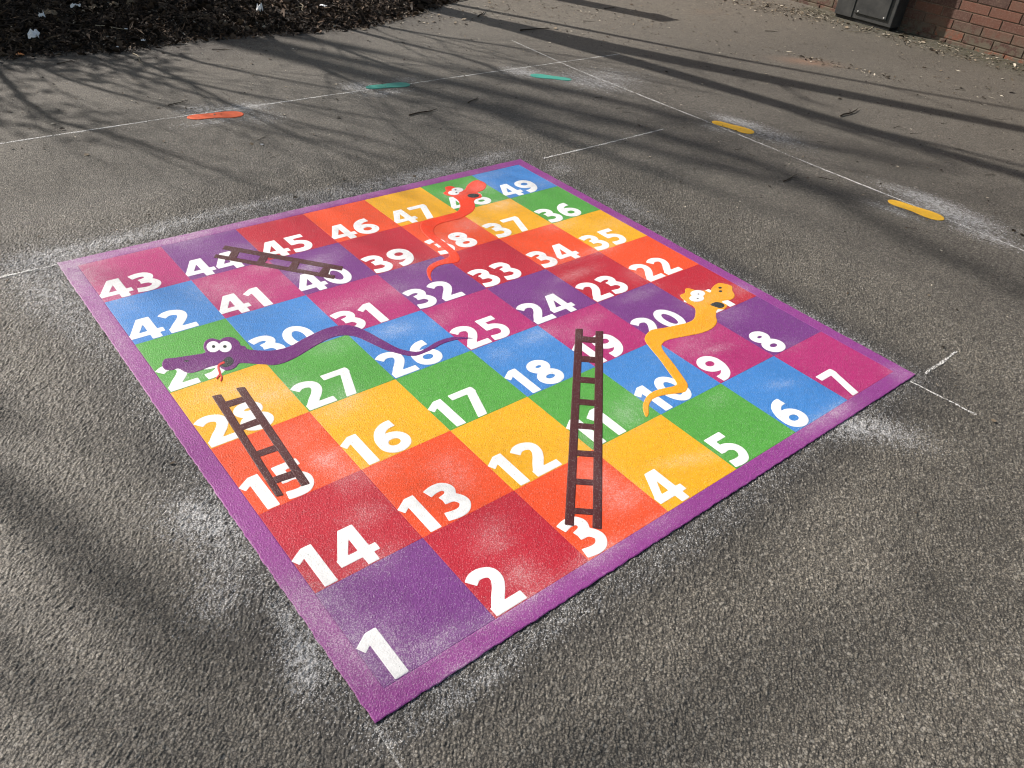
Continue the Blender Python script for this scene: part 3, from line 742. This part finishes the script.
def bits(name, C3, size, aspect, rnd, mat, tilt=.5, seed=1, curl=.3):
    """one mesh of many small bent flakes at the given centres"""
    rg = np.random.default_rng(seed); n = len(C3)
    yaw = rg.uniform(0, 2 * PI, n); pit = rg.normal(0, tilt, n); rol = rg.normal(0, tilt, n)
    ax = np.stack([np.cos(yaw) * np.cos(pit), np.sin(yaw) * np.cos(pit), np.sin(pit)], 1)
    sdv = np.stack([-np.sin(yaw), np.cos(yaw), np.zeros(n)], 1); up = np.cross(ax, sdv)
    sd2 = sdv * np.cos(rol)[:, None] + up * np.sin(rol)[:, None]; up2 = np.cross(ax, sd2)
    L_ = size[:, None]; W_ = (size * aspect)[:, None]; cu = (size * curl * np.minimum(1, aspect * 2.2) * rg.uniform(-.5, 1, n))[:, None]
    # leaf shape: tip, 2 mids, stem, centre ridge
    P = [C3 - ax * L_ * .5, C3 - ax * L_ * .15 + sd2 * W_ * .5 + up2 * cu * .6, C3 + ax * L_ * .25 + sd2 * W_ * .4 + up2 * cu * .6, C3 + ax * L_ * .5 + up2 * cu * .3,
         C3 + ax * L_ * .25 - sd2 * W_ * .4 + up2 * cu, C3 - ax * L_ * .15 - sd2 * W_ * .5 + up2 * cu, C3]
    V_ = np.stack(P, 1).reshape(-1, 3)
    base = (np.arange(n) * 7)[:, None, None]
    tri = np.array([[6, 0, 1], [6, 1, 2], [6, 2, 3], [6, 3, 4], [6, 4, 5], [6, 5, 0]])[None]
    F_ = (base + tri).reshape(-1, 3)
    me = bpy.data.meshes.new(name); me.vertices.add(len(V_)); me.vertices.foreach_set('co', V_.ravel())
    me.loops.add(F_.size); me.loops.foreach_set('vertex_index', F_.ravel())
    me.polygons.add(len(F_)); me.polygons.foreach_set('loop_start', np.arange(0, F_.size, 3)); me.polygons.foreach_set('loop_total', np.full(len(F_), 3))
    me.update(calc_edges=True)
    attr(me, 'rnd', np.repeat(rnd, 7))
    return link(name, me, mat)

def mat_litter(stops, name="dead_leaves"):
    m, t, b = new_mat(name); g = N(t)
    t.links.new(g.ramp(g.attr('rnd'), stops), b.inputs['Base Color']); b.inputs['Roughness'].default_value = .75; b.inputs['Specular IOR Level'].default_value = .25
    return m
ML = mat_litter([(0, (.010, .007, .005)), (.45, (.042, .027, .018)), (.84, (.12, .078, .050)), (.975, (.19, .14, .095)), (1, (.50, .44, .36))])
n = 80000
x = RNG.uniform(EDG[0, 0] - .5, EDG[-1, 0] - .05, n); t = RNG.exponential(1.1, n); t = np.where(RNG.random(n) < .5, RNG.uniform(0, 1.9, n), t - .08)
t = np.clip(t - .03, -.6, 3); x += RNG.normal(0, .03, n); y = edge_y(x) + t
keep = (t > 0) | (RNG.random(n) < np.exp(t / .14)); x, y, t = x[keep], y[keep], t[keep]
z = np.maximum(soil_z(x, y), 0) + .004 + np.abs(RNG.normal(0, .018, len(x))) * np.clip((t + .05) * 4, .12, 1)
sz = RNG.lognormal(math.log(.017), .6, len(x)).clip(.006, .10); asp = RNG.choice([.08, .15, .35, .55], len(x), p=[.25, .2, .3, .25])
rr = RNG.random(len(x)) ** 1.1; sz = np.where(asp < .1, sz * 2.4, sz); asp = np.where(asp < .1, .05, asp)
o = bits("leaf_litter", np.stack([x, y, z], 1), sz, asp, rr, ML, .45, 5, .8)
tag(o, 'deep dark brown dead leaf and bark litter under the shrubs', 'leaf litter', kind='stuff')

# scattered chips: beside the wall, in the far middle and thinly everywhere
MD = mat_litter([(0, (.02, .015, .01)), (.4, (.08, .06, .04)), (.7, (.26, .21, .15)), (1, (.62, .57, .47))], "dry_debris")
def scatter(cl, seed):
    rg = np.random.default_rng(seed); P = []
    for (u, v_, sx, sy, ang, cnt) in cl:
        c = G(u, v_); a = rg.normal(0, sx, cnt); b = rg.normal(0, sy, cnt); ca, sa = math.cos(math.radians(ang)), math.sin(math.radians(ang))
        P.append(np.stack([c[0] + a * ca - b * sa, c[1] + a * sa + b * ca], 1))
    return np.vstack(P)
P = scatter([(770, 8, .35, .18, -75, 650), (800, 12, .2, .15, -75, 260), (900, 40, .7, .09, -90, 480), (965, 52, .5, .12, -90, 380), (835, 65, .35, .05, -75, 180), (990, 90, .5, .3, -80, 90), (860, 28, .3, .06, -80, 120)], 3)
P = P[(P[:, 0] < WX - .015)]; P = P[~((P[:, 0] > CX0 - .01) & (P[:, 1] > CY0 - .01) & (P[:, 1] < CY1 + .01))]
n = len(P); o = bits("leaf_debris", np.column_stack([P, np.full(n, .006)]), RNG.lognormal(math.log(.018), .5, n).clip(.005, .06), RNG.choice([.12, .4, .6], n), RNG.random(n), MD, .18, 8)
tag(o, 'dry leaf chips and bark scattered along the foot of the brick wall', 'debris', kind='stuff')
P = scatter([(500, 8, .6, .25, -20, 700), (620, 18, .5, .22, -60, 320), (560, 30, .5, .1, -60, 160), (700, 5, .5, .2, -60, 150), (430, 20, .4, .15, 0, 300)], 4)
n = len(P); o = bits("bark_debris", np.column_stack([P, np.full(n, .005)]), RNG.lognormal(math.log(.014), .5, n).clip(.004, .05), RNG.choice([.1, .3, .6], n), RNG.random(n) ** 1.3, MD, .15, 9)
tag(o, 'crumbs of bark and soil strewn beyond the crossing chalk lines', 'debris', kind='stuff')
n = 16000; P = np.stack([RNG.uniform(-.8, 8, n), RNG.uniform(-1, 5.6, n)], 1)
far_ = np.hypot(P[:, 0] + .45, P[:, 1] + .8); P = P[RNG.random(n) < np.clip((far_ - 1.5) / 5, .01, 1) ** 1.4]; P = P[board_dist(P) > .03]; P = P[(P[:, 0] < WX - .02) & ~((P[:, 0] > CX0 - .01) & (P[:, 1] > CY0 - .01) & (P[:, 1] < CY1 + .01))]
n = len(P); o = bits("grit", np.column_stack([P, np.full(n, .0035)]), RNG.lognormal(math.log(.0075), .5, n).clip(.003, .03), RNG.choice([.15, .5, .8], n), RNG.random(n) ** 2.2, MD, .12, 10)
tag(o, 'tiny grit and leaf crumbs lying all over the tarmac', 'grit', kind='stuff')

# ------------------------------------------------------------------ tubes: twigs and trees
def tube(v, f, pts, rad, seg=6):
    pts = [np.asarray(p, float) for p in pts]; base = len(v)
    for i, p in enumerate(pts):
        d = pts[min(i + 1, len(pts) - 1)] - pts[max(i - 1, 0)]; d /= max(np.linalg.norm(d), 1e-9)
        a = np.cross(d, (0, 0, 1) if abs(d[2]) < .9 else (1, 0, 0)); a /= np.linalg.norm(a); b = np.cross(d, a)
        for k_ in range(seg):
            t = 2 * PI * k_ / seg; v.append(tuple(p + rad[i] * (a * math.cos(t) + b * math.sin(t))))
    for i in range(len(pts) - 1):
        for k_ in range(seg):
            q = base + i * seg + k_; q2 = base + i * seg + (k_ + 1) % seg; f.append([q, q2, q2 + seg, q + seg])
    f.append([base + k_ for k_ in range(seg)][::-1]); f.append([base + (len(pts) - 1) * seg + k_ for k_ in range(seg)])

M_TWIG = mat_simple("twig_bark", (.018, .014, .011), (.06, .045, .032), 60, .85)
M_STRAW = mat_simple("dry_stalk", (.30, .25, .17), (.45, .40, .30), 60, .8)
def twig_mesh(seed, L_=1.0, r=.03, fork=True):
    rg = random.Random(seed); v, f = [], []
    pts = []; a = 0; p = np.array([-.5 * L_, 0, r])
    for i in range(6):
        pts.append(p.copy()); a += rg.uniform(-.35, .35); p = p + np.array([math.cos(a), math.sin(a), rg.uniform(-.01, .03)]) * L_ / 5
    tube(v, f, pts, [r, r * .95, r * .85, r * .7, r * .55, r * .3], 6)
    if fork:
        q = pts[2]; s = rg.choice((-1, 1)); tube(v, f, [q, q + np.array([.14, .10 * s, .02]) * L_, q + np.array([.25, .24 * s, .01]) * L_], [r * .6, r * .5, r * .25], 5)
    return mesh("twig", v, f, True)
TW = [twig_mesh(i, 1.0, .020, i % 3 != 0) for i in range(5)]
TT = [twig_mesh(20 + i, 1.0, .013, i % 2 == 0) for i in range(4)]
TT.append(twig_mesh(31, 1.0, .006, False)); TT.append(twig_mesh(32, 1.0, .008, True))
for m_ in TW + TT[:2]: m_.materials.append(M_TWIG)
for m_ in TT[2:]: m_.materials.append(M_STRAW)
def twig(a, b, me, label, group=None, z=.0015):
    A = G(*a); B = G(*b); d = B - A; L_ = float(np.hypot(*d))
    o = bpy.data.objects.new("twig", me); COL.objects.link(o)
    o.location = ((A[0] + B[0]) / 2, (A[1] + B[1]) / 2, z); o.rotation_euler = (0, 0, math.atan2(d[1], d[0])); o.scale = (L_,) * 3
    tag(o, label, 'twig', group)
twig((168, 106), (192, 102.5), TW[0], 'straight black twig just above the orange shoe print')
twig((57, 64.5), (76, 59.5), TW[1], 'forked dark twig close to the left end of the leaf litter')
twig((212, 50), (233, 51.5), TW[2], 'dark twig at the middle of the litter edge, above the orange print')
twig((110, 55), (117, 42), TT[0], 'thin twig poking out of the litter beside a white scrap')
twig((409, 116), (430, 107), TW[4], 'dark curved twig below the left teal shoe print')
twig((520, 31), (545, 27), TW[3], 'thick dark twig on the bare soil beyond the chalk crossing')
twig((783, 182), (794, 174), TW[1], 'dark forked twig between the two yellow shoe prints')
twig((840, 117), (868, 113), TW[2], 'dark splintered twig between the yellow prints and the wall')
twig((904, 227.5), (917, 230.5), TW[0], 'dark sliver of twig just below the right yellow shoe print')
twig((983, 240), (996, 243), TW[3], 'dark twig near the right border, at the end of the white speckle')
twig((938, 44) , (956, 49), TT[2], 'pale dry stalk lying at the foot of the brick wall')
twig((873, 27), (884, 41), TT[4], 'thin straw stalk leaning out in front of the metal cabinet')
twig((767, 4), (778, 14), TT[4], 'pale curved stalk among the chips left of the metal cabinet')
twig((133, 54), (143, 65), TT[2], 'thin pale stalk on the lit tarmac below the litter')
small = [(275, 157, 12, 10), (262, 138, 10, 30), (320, 150, 9, -40), (440, 88, 8, 10), (470, 100, 10, 60), (500, 85, 12, 5), (545, 100, 9, 20), (600, 98, 12, 0),
         (620, 108, 9, 10), (628, 113, 10, -5), (735, 104, 8, 0), (770, 31, 12, 4), (800, 133, 14, -8), (775, 125, 12, 2), (785, 148, 10, 30), (822, 142, 12, -5), (740, 150, 12, 4),
         (752, 155, 10, -8), (838, 160, 8, 8), (900, 128, 16, 3), (915, 133, 12, 10), (945, 124, 10, 0), (880, 106, 12, 3), (960, 150, 12, -8), (960, 90, 12, -5), (825, 178, 18, -4), (700, 180, 10, 20),
         (806, 44, 8, 3), (1000, 120, 12, -12), (990, 175, 12, 4), (860, 250, 6, 0), (905, 60, 8, -20), (640, 60, 9, 5), (655, 35, 10, -15), (470, 30, 14, 10), (590, 22, 16, -5), (610, 8, 14, 8), (485, 15, 18, 20), (565, 5, 16, -30), (340, 60, 10, -8), (300, 50, 9, 10), (90, 75, 9, 10), (715, 90, 10, -5), (680, 110, 9, -10)]
for i, (u, v_, L_, a) in enumerate(small):
    if i % 4 == 2: continue
    L_ *= .85
    dx = L_ / 2 * math.cos(math.radians(a)); dy = -L_ / 2 * math.sin(math.radians(a))
    twig((u - dx, v_ - dy), (u + dx, v_ + dy), (TW + TT[:2])[i % 7], 'small dark twig lying loose on the open tarmac', 'small twigs scattered over the tarmac')

# sticks in the litter
for i, (a, b, lab) in enumerate([((95, 24), (128, 32), 'long pale stick lying in the litter under the white scraps'), ((58, 18), (70, 32), 'slanting thin stick beside the large brown leaf'), ((300, 2), (303, 14), 'short pale stalk standing up from the litter'), ((180, 20), (215, 16), 'thin stick half buried in the middle of the litter bed')]):
    (A, z1_), (B, z2_) = GZ(*a, lambda x, y: soil_z(x, y) + .05), GZ(*b, lambda x, y: soil_z(x, y) + .05)
    o = bpy.data.objects.new("twig", TT[2 if i in (0, 2) else 0]); COL.objects.link(o); L_ = float(np.hypot(*(B - A)))
    o.location = ((A[0] + B[0]) / 2, (A[1] + B[1]) / 2, (z1_ + z2_) / 2); o.rotation_euler = (0, 0, math.atan2(*(B - A)[::-1])); o.scale = (L_,) * 3; tag(o, lab, 'twig')

# litter scraps on the bed
def scrap(u, v_, size_, mat, name, label, cat, seed, crumple=.5, lift=.12):
    rg = np.random.default_rng(seed); A = G(u, v_); n = 7; size = size_ * 1.3
    v = []; f = []
    for i in range(n):
        for j in range(n):
            a = (i / (n - 1) - .5); b = (j / (n - 1) - .5); rr_ = 1 - .28 * (abs(a) + abs(b)) + rg.normal(0, .05)
            v.append((a * size * rr_, b * size * .75 * rr_, size * crumple * (.5 * abs(rg.normal(0, .5)) + .4 * (1 - 4 * (a * a + b * b) * .5))))
    for i in range(n - 1):
        for j in range(n - 1): q = i * n + j; f.append([q, q + n, q + n + 1, q + 1])
    zf = lambda x, y: soil_z(x, y) + .045 if y > edge_y(x) + .02 else .002
    A, z = GZ(u, v_, zf)
    o = link(name, mesh(name, v, f), mat); o.location = (A[0], A[1], z); o.rotation_euler = (.1, .1, rg.uniform(0, 6))
    tag(o, label, cat)
M_PAPER = mat_simple("white_paper", (.72, .73, .74), (.85, .85, .85), 80, .8, .001)
M_LEAF = mat_simple("brown_leaf", (.13, .095, .06), (.24, .18, .12), 60, .7, .002)
M_OR = mat_simple("orange_wrapper", (.55, .14, .03), (.75, .35, .12), 90, .45, .001)
scrap(35, 37, .085, M_PAPER, "paper_scrap", 'largest crumpled white paper scrap in the leaf litter', 'litter', 1)
scrap(76, 8, .06, M_PAPER, "paper_scrap", 'white scrap near the top edge above the pale stick', 'litter', 2)
scrap(43, 19, .035, M_PAPER, "paper_scrap", 'small upright white scrap left of the brown leaf', 'litter', 3, 1.2)
scrap(126, 29.5, .02, M_PAPER, "paper_scrap", 'tiny white scrap at the end of the pale stick', 'litter', 4)
scrap(143, 38, .03, M_PAPER, "paper_scrap", 'small bright white scrap at the lower rim of the litter', 'litter', 5)
scrap(117, 45, .02, M_PAPER, "paper_scrap", 'white speck of paper on the tarmac just below the litter', 'litter', 6)
scrap(323, 6, .06, M_PAPER, "paper_scrap", 'flat white scrap at the right part of the litter bed', 'litter', 7, .2)
scrap(260, 13, .05, M_PAPER, "paper_curl", 'narrow curled white scrap standing in the litter', 'litter', 8, 1.3)
scrap(20, 55.5, .05, M_OR, "sweet_wrapper", 'small orange and white wrapper at the left litter edge', 'litter', 9, .3)
scrap(51, 15, .10, M_LEAF, "dead_leaf", 'largest light brown dead leaf on the litter bed', 'leaf', 10, .35)
scrap(93, 9, .055, M_LEAF, "dead_leaf", 'pale grey brown leaf right of the upper white scrap', 'leaf', 11, .5)
scrap(115, 6, .055, M_LEAF, "dead_leaf", 'pale brown leaf near the top edge, second right of the upper scrap', 'leaf', 12, .5)
scrap(131, 5, .05, M_LEAF, "dead_leaf", 'upright pinkish brown leaf at the top edge of the litter', 'leaf', 13, .9)
scrap(262, 145, .014, M_PAPER, "paper_scrap", 'lone white crumb on the tarmac below the orange print', 'litter', 14)

# ------------------------------------------------------------------ trees and shrubs beyond the bed (they cast the shadows)
M_BARK = mat_simple("tree_bark", (.05, .04, .03), (.12, .10, .08), 20, .9, .01)
def SP(sx, sy, z):     # the point at height z whose shadow falls at (sx, sy)
    return np.array([sx - COT * z * SH[0], sy - COT * z * SH[1], z])
def grow(v, f, p, d, L_, r, depth, rg, droop=0.0):
    pts = [p]; n = 5; dd = d.copy()
    for i in range(n):
        dd = dd + np.array([rg.gauss(0, .12), rg.gauss(0, .12), rg.gauss(0, .08) - droop]); dd /= np.linalg.norm(dd)
        pts.append(pts[-1] + dd * L_ / n)
    tube(v, f, pts, [r * (1 - .14 * i) for i in range(n + 1)], 6 if r > .02 else 4)
    if depth <= 0: return
    for k_ in range(3 if depth > 1 else 4):
        i = rg.randint(1, n); q = pts[i]; nd = dd + np.array([rg.gauss(0, .55), rg.gauss(0, .55), rg.gauss(.1, .35)]); nd /= np.linalg.norm(nd)
        grow(v, f, q, nd, L_ * rg.uniform(.5, .75), r * .5, depth - 1, rg, droop)
def tree(name, trunk_pts, trunk_r, limbs, seed, label, depth=3, twigs=8, cat='tree'):
    rg = random.Random(seed); b = np.array([trunk_pts[0][0], trunk_pts[0][1], 0.0])
    root = empty(name, tuple(b)); tag(root, label, cat)
    v, f = [], []; tube(v, f, [np.asarray(p) - b for p in trunk_pts], trunk_r, 10); link("trunk", mesh("trunk", v, f, True), M_BARK, root)
    v, f = [], []
    for pts, rad in limbs:
        P_ = smooth_open(np.array(pts), 4) if len(pts) > 2 else np.array(pts); P_ = P_ - b
        rr_ = np.interp(np.linspace(0, 1, len(P_)), np.linspace(0, 1, len(rad)), rad); tube(v, f, list(P_), rr_, 7)
        for k_ in range(twigs):
            i = rg.randint(len(P_) // 3, len(P_) - 1); dd = P_[i] - P_[i - 1]; dd /= np.linalg.norm(dd)
            dd = dd + np.array([rg.gauss(0, .5), rg.gauss(0, .5), rg.gauss(.2, .3)]); dd /= np.linalg.norm(dd)
            grow(v, f, P_[i], dd, rg.uniform(.6, 1.3), rr_[i] * .42, depth - 1, rg)
    link("crown", mesh("crown", v, f, True), M_BARK, root)
    return root
# forked trunk: two bands across the right of the tarmac
b = (3.3, 6.7, -.1)
fork = SP(4.05, 4.75, 1.45)
tree("bare_tree", [b, SP(3.65, 5.8, .7), fork], [.15, .125, .115],
     [([fork, SP(4.75, 3.3, 2.45), SP(5.35, 2.15, 3.5), SP(5.95, 1.0, 4.5), SP(6.6, -.4, 5.6)], [.14, .125, .11, .09, .05]),
      ([fork, SP(4.42, 3.2, 2.5), SP(4.66, 2.0, 3.4), SP(4.95, .6, 4.4), SP(5.3, -1.0, 5.6)], [.11, .095, .085, .07, .04])], 11,
     'forked bare tree just past the litter bed whose trunk shades the right side', 3, 7)
tree("sapling", [(3.62, 6.45, -.05), SP(4.0, 5.6, .65), SP(4.49, 4.67, 1.4)], [.04, .036, .034],
     [([SP(4.49, 4.67, 1.4), SP(5.32, 3.1, 2.7), SP(6.41, 1.3, 4.2), SP(7.2, .2, 5.2)], [.034, .03, .022, .012])], 12, 'slender bare sapling standing beside the forked tree', 2, 3)
# many-stemmed bare bushes giving the fan of thin shadows on the left
stems = [((.77, 5.06), (1.46, 3.38), (1.95, 2.55)), ((.92, 4.8), (1.82, 3.33), (2.3, 2.75)), ((.35, 4.2), (.66, 3.4), (1.06, 2.37)), ((1.15, 4.6), (1.37, 3.3), (1.62, 2.35)), ((.55, 4.9), (1.1, 3.6), (1.7, 2.6)), ((1.3, 4.9), (2.0, 3.7), (2.5, 3.1))]
limbs = []
for i, (a, m_, e_) in enumerate(stems):
    limbs.append(([(.25 + .1 * i, 6.95 + .05 * i, 0), SP(*a, 1.35), SP(*m_, 2.45), SP(*e_, 3.2)], [.022, .017, .011, .005]))
tree("bare_bush", [(.4, 7.0, -.05), (.42, 7.0, .25)], [.09, .07], limbs, 13, 'many stemmed bare bush behind the left part of the litter bed', 3, 10, 'bush')
limbs = []
for i, (a, m_, e_) in enumerate([((2.4, 4.9), (2.6, 3.9), (2.9, 3.1)), ((2.8, 4.9), (3.2, 3.9), (3.2, 3.2)), ((2.1, 4.7), (2.2, 3.6), (2.5, 2.8)), ((3.0, 5.1), (3.7, 4.1), (4.4, 3.2))]):
    limbs.append(([(2.2 + .1 * i, 6.9, 0), SP(*a, 1.3), SP(*m_, 2.2), SP(*e_, 3.1)], [.026, .022, .014, .006]))
tree("bare_bush", [(2.3, 6.9, -.05), (2.32, 6.9, .25)], [.08, .06], limbs, 14, 'bare bush with arching stems left of the slender sapling', 3, 12, 'bush')
# tall trees farther off: broad soft bands
def tall(bx_, by_, tops, seed, label, r0=.2, tw=6):
    tb = np.array([bx_, by_, -.1]); fk = np.array([bx_ + .1, by_ - .05, 3.6])
    limbs = [([fk] + [SP(*p) for p in tp], [r0 * .55, r0 * .42, r0 * .3, r0 * .16]) for tp in tops]
    tree("tall_tree", [tb, np.array([bx_ + .03, by_, 1.8]), fk], [r0, r0 * .85, r0 * .75], limbs, seed, label, 3, tw)
tall(-5.1, 11.1, [((-1.2, 2.8, 6.0), (-.50, 1.28, 7.4), (-.32, .65, 8.2), (-.2, .2, 8.7)), ((-1.5, 2.2, 6.2), (-.75, .9, 7.4), (-.3, 0.1, 8.6)), ((-.9, 3.6, 5.6), (-.5, 1.9, 7.0), (-.40, 1.4, 7.5))], 21, 'tall bare tree far off to the left of the litter bed', .125, 4)
tall(-1.9, 12.6, [((2.55, 3.3, 6.9), (3.3, 1.6, 8.2), (3.9, .5, 9.2)), ((3.1, 3.6, 6.4), (3.8, 2.2, 7.6), (4.6, .9, 8.6)), ((2.3, 4.0, 6.0), (2.75, 2.3, 7.4), (3.0, 1.3, 8.4)), ((3.3, 2.4, 7.2), (3.4, .6, 9.0), (3.3, -.6, 9.9))], 22, 'tall bare tree behind the middle of the litter bed', .15, 4)
tall(-4.2, 11.9, [((-.9, .1, 8.0), (-.2, -.28, 8.8), (.5, -.38, 9.1), (1.5, -.62, 9.6))], 23, 'tall bare tree next to the leftmost one', .11, 2)
# post giving the short stub of shade
post = empty("wooden_post", (5.0, 5.95, 0)); tag(post, 'short square wooden post beyond the forked tree', 'post')
v, f = [], []; add_box(v, f, -.09, -.09, -.1, .09, .09, 1.20); link("shaft", mesh("shaft", v, f), M_BARK, post)
v, f = [], []; add_box(v, f, -.11, -.11, 1.2005, .11, .11, 1.26); link("cap", mesh("cap", v, f), M_BARK, post)

# evergreen shrubs keeping the bed in shade
M_EVER = mat_litter([(0, (.018, .040, .012)), (.5, (.035, .075, .020)), (1, (.075, .13, .04))], "evergreen_leaves")
def shrub(x, y, rx, h, seed, label, nleaf=2600):
    rg = np.random.default_rng(seed); root = empty("evergreen_shrub", (x, y, 0)); tag(root, label, 'shrub', 'evergreen shrubs behind the litter bed')
    c = rg.normal(0, 1, (9, 3)) * np.array([rx * .45, rx * .4, h * .22]) + np.array([0, 0, h * .55]); c[:, 2] = np.clip(c[:, 2], .25, h * .85)
    w_ = c[rg.integers(0, 9, nleaf)]; d = rg.normal(0, 1, (nleaf, 3)); d /= np.linalg.norm(d, axis=1)[:, None]
    P_ = w_ + d * (rg.random(nleaf) ** .45)[:, None] * np.array([rx * .42, rx * .42, h * .22]); P_[:, 2] = np.clip(P_[:, 2], .03, h)
    o_ = bits("foliage", P_, rg.uniform(.05, .10, nleaf), np.full(nleaf, .45), rg.random(nleaf), M_EVER, .6, seed); o_.parent = root
    v, f = [], []
    for q in c: tube(v, f, [np.zeros(3), q * np.array([.4, .4, .5]), q], [.03, .02, .008], 5)
    link("stems", mesh("stems", v, f, True), M_BARK, root)
for i, (x, y, rx, h, lab) in enumerate([(-2.6, 7.6, .9, 2.3, 'first from the left end'), (-1.4, 7.7, .9, 3.0, 'second from the left end'), (-.4, 7.6, .85, 2.75, 'third from the left end'), (.6, 7.7, .85, 1.9, 'middle one'), (1.6, 7.6, .8, 1.75, 'third from the right end'), (2.5, 7.5, .75, 1.6, 'second from the right end'), (3.1, 7.9, .6, 1.5, 'first from the right end')]):
    shrub(x, y, rx, h, 40 + i, 'dense evergreen shrub behind the litter bed, ' + lab)
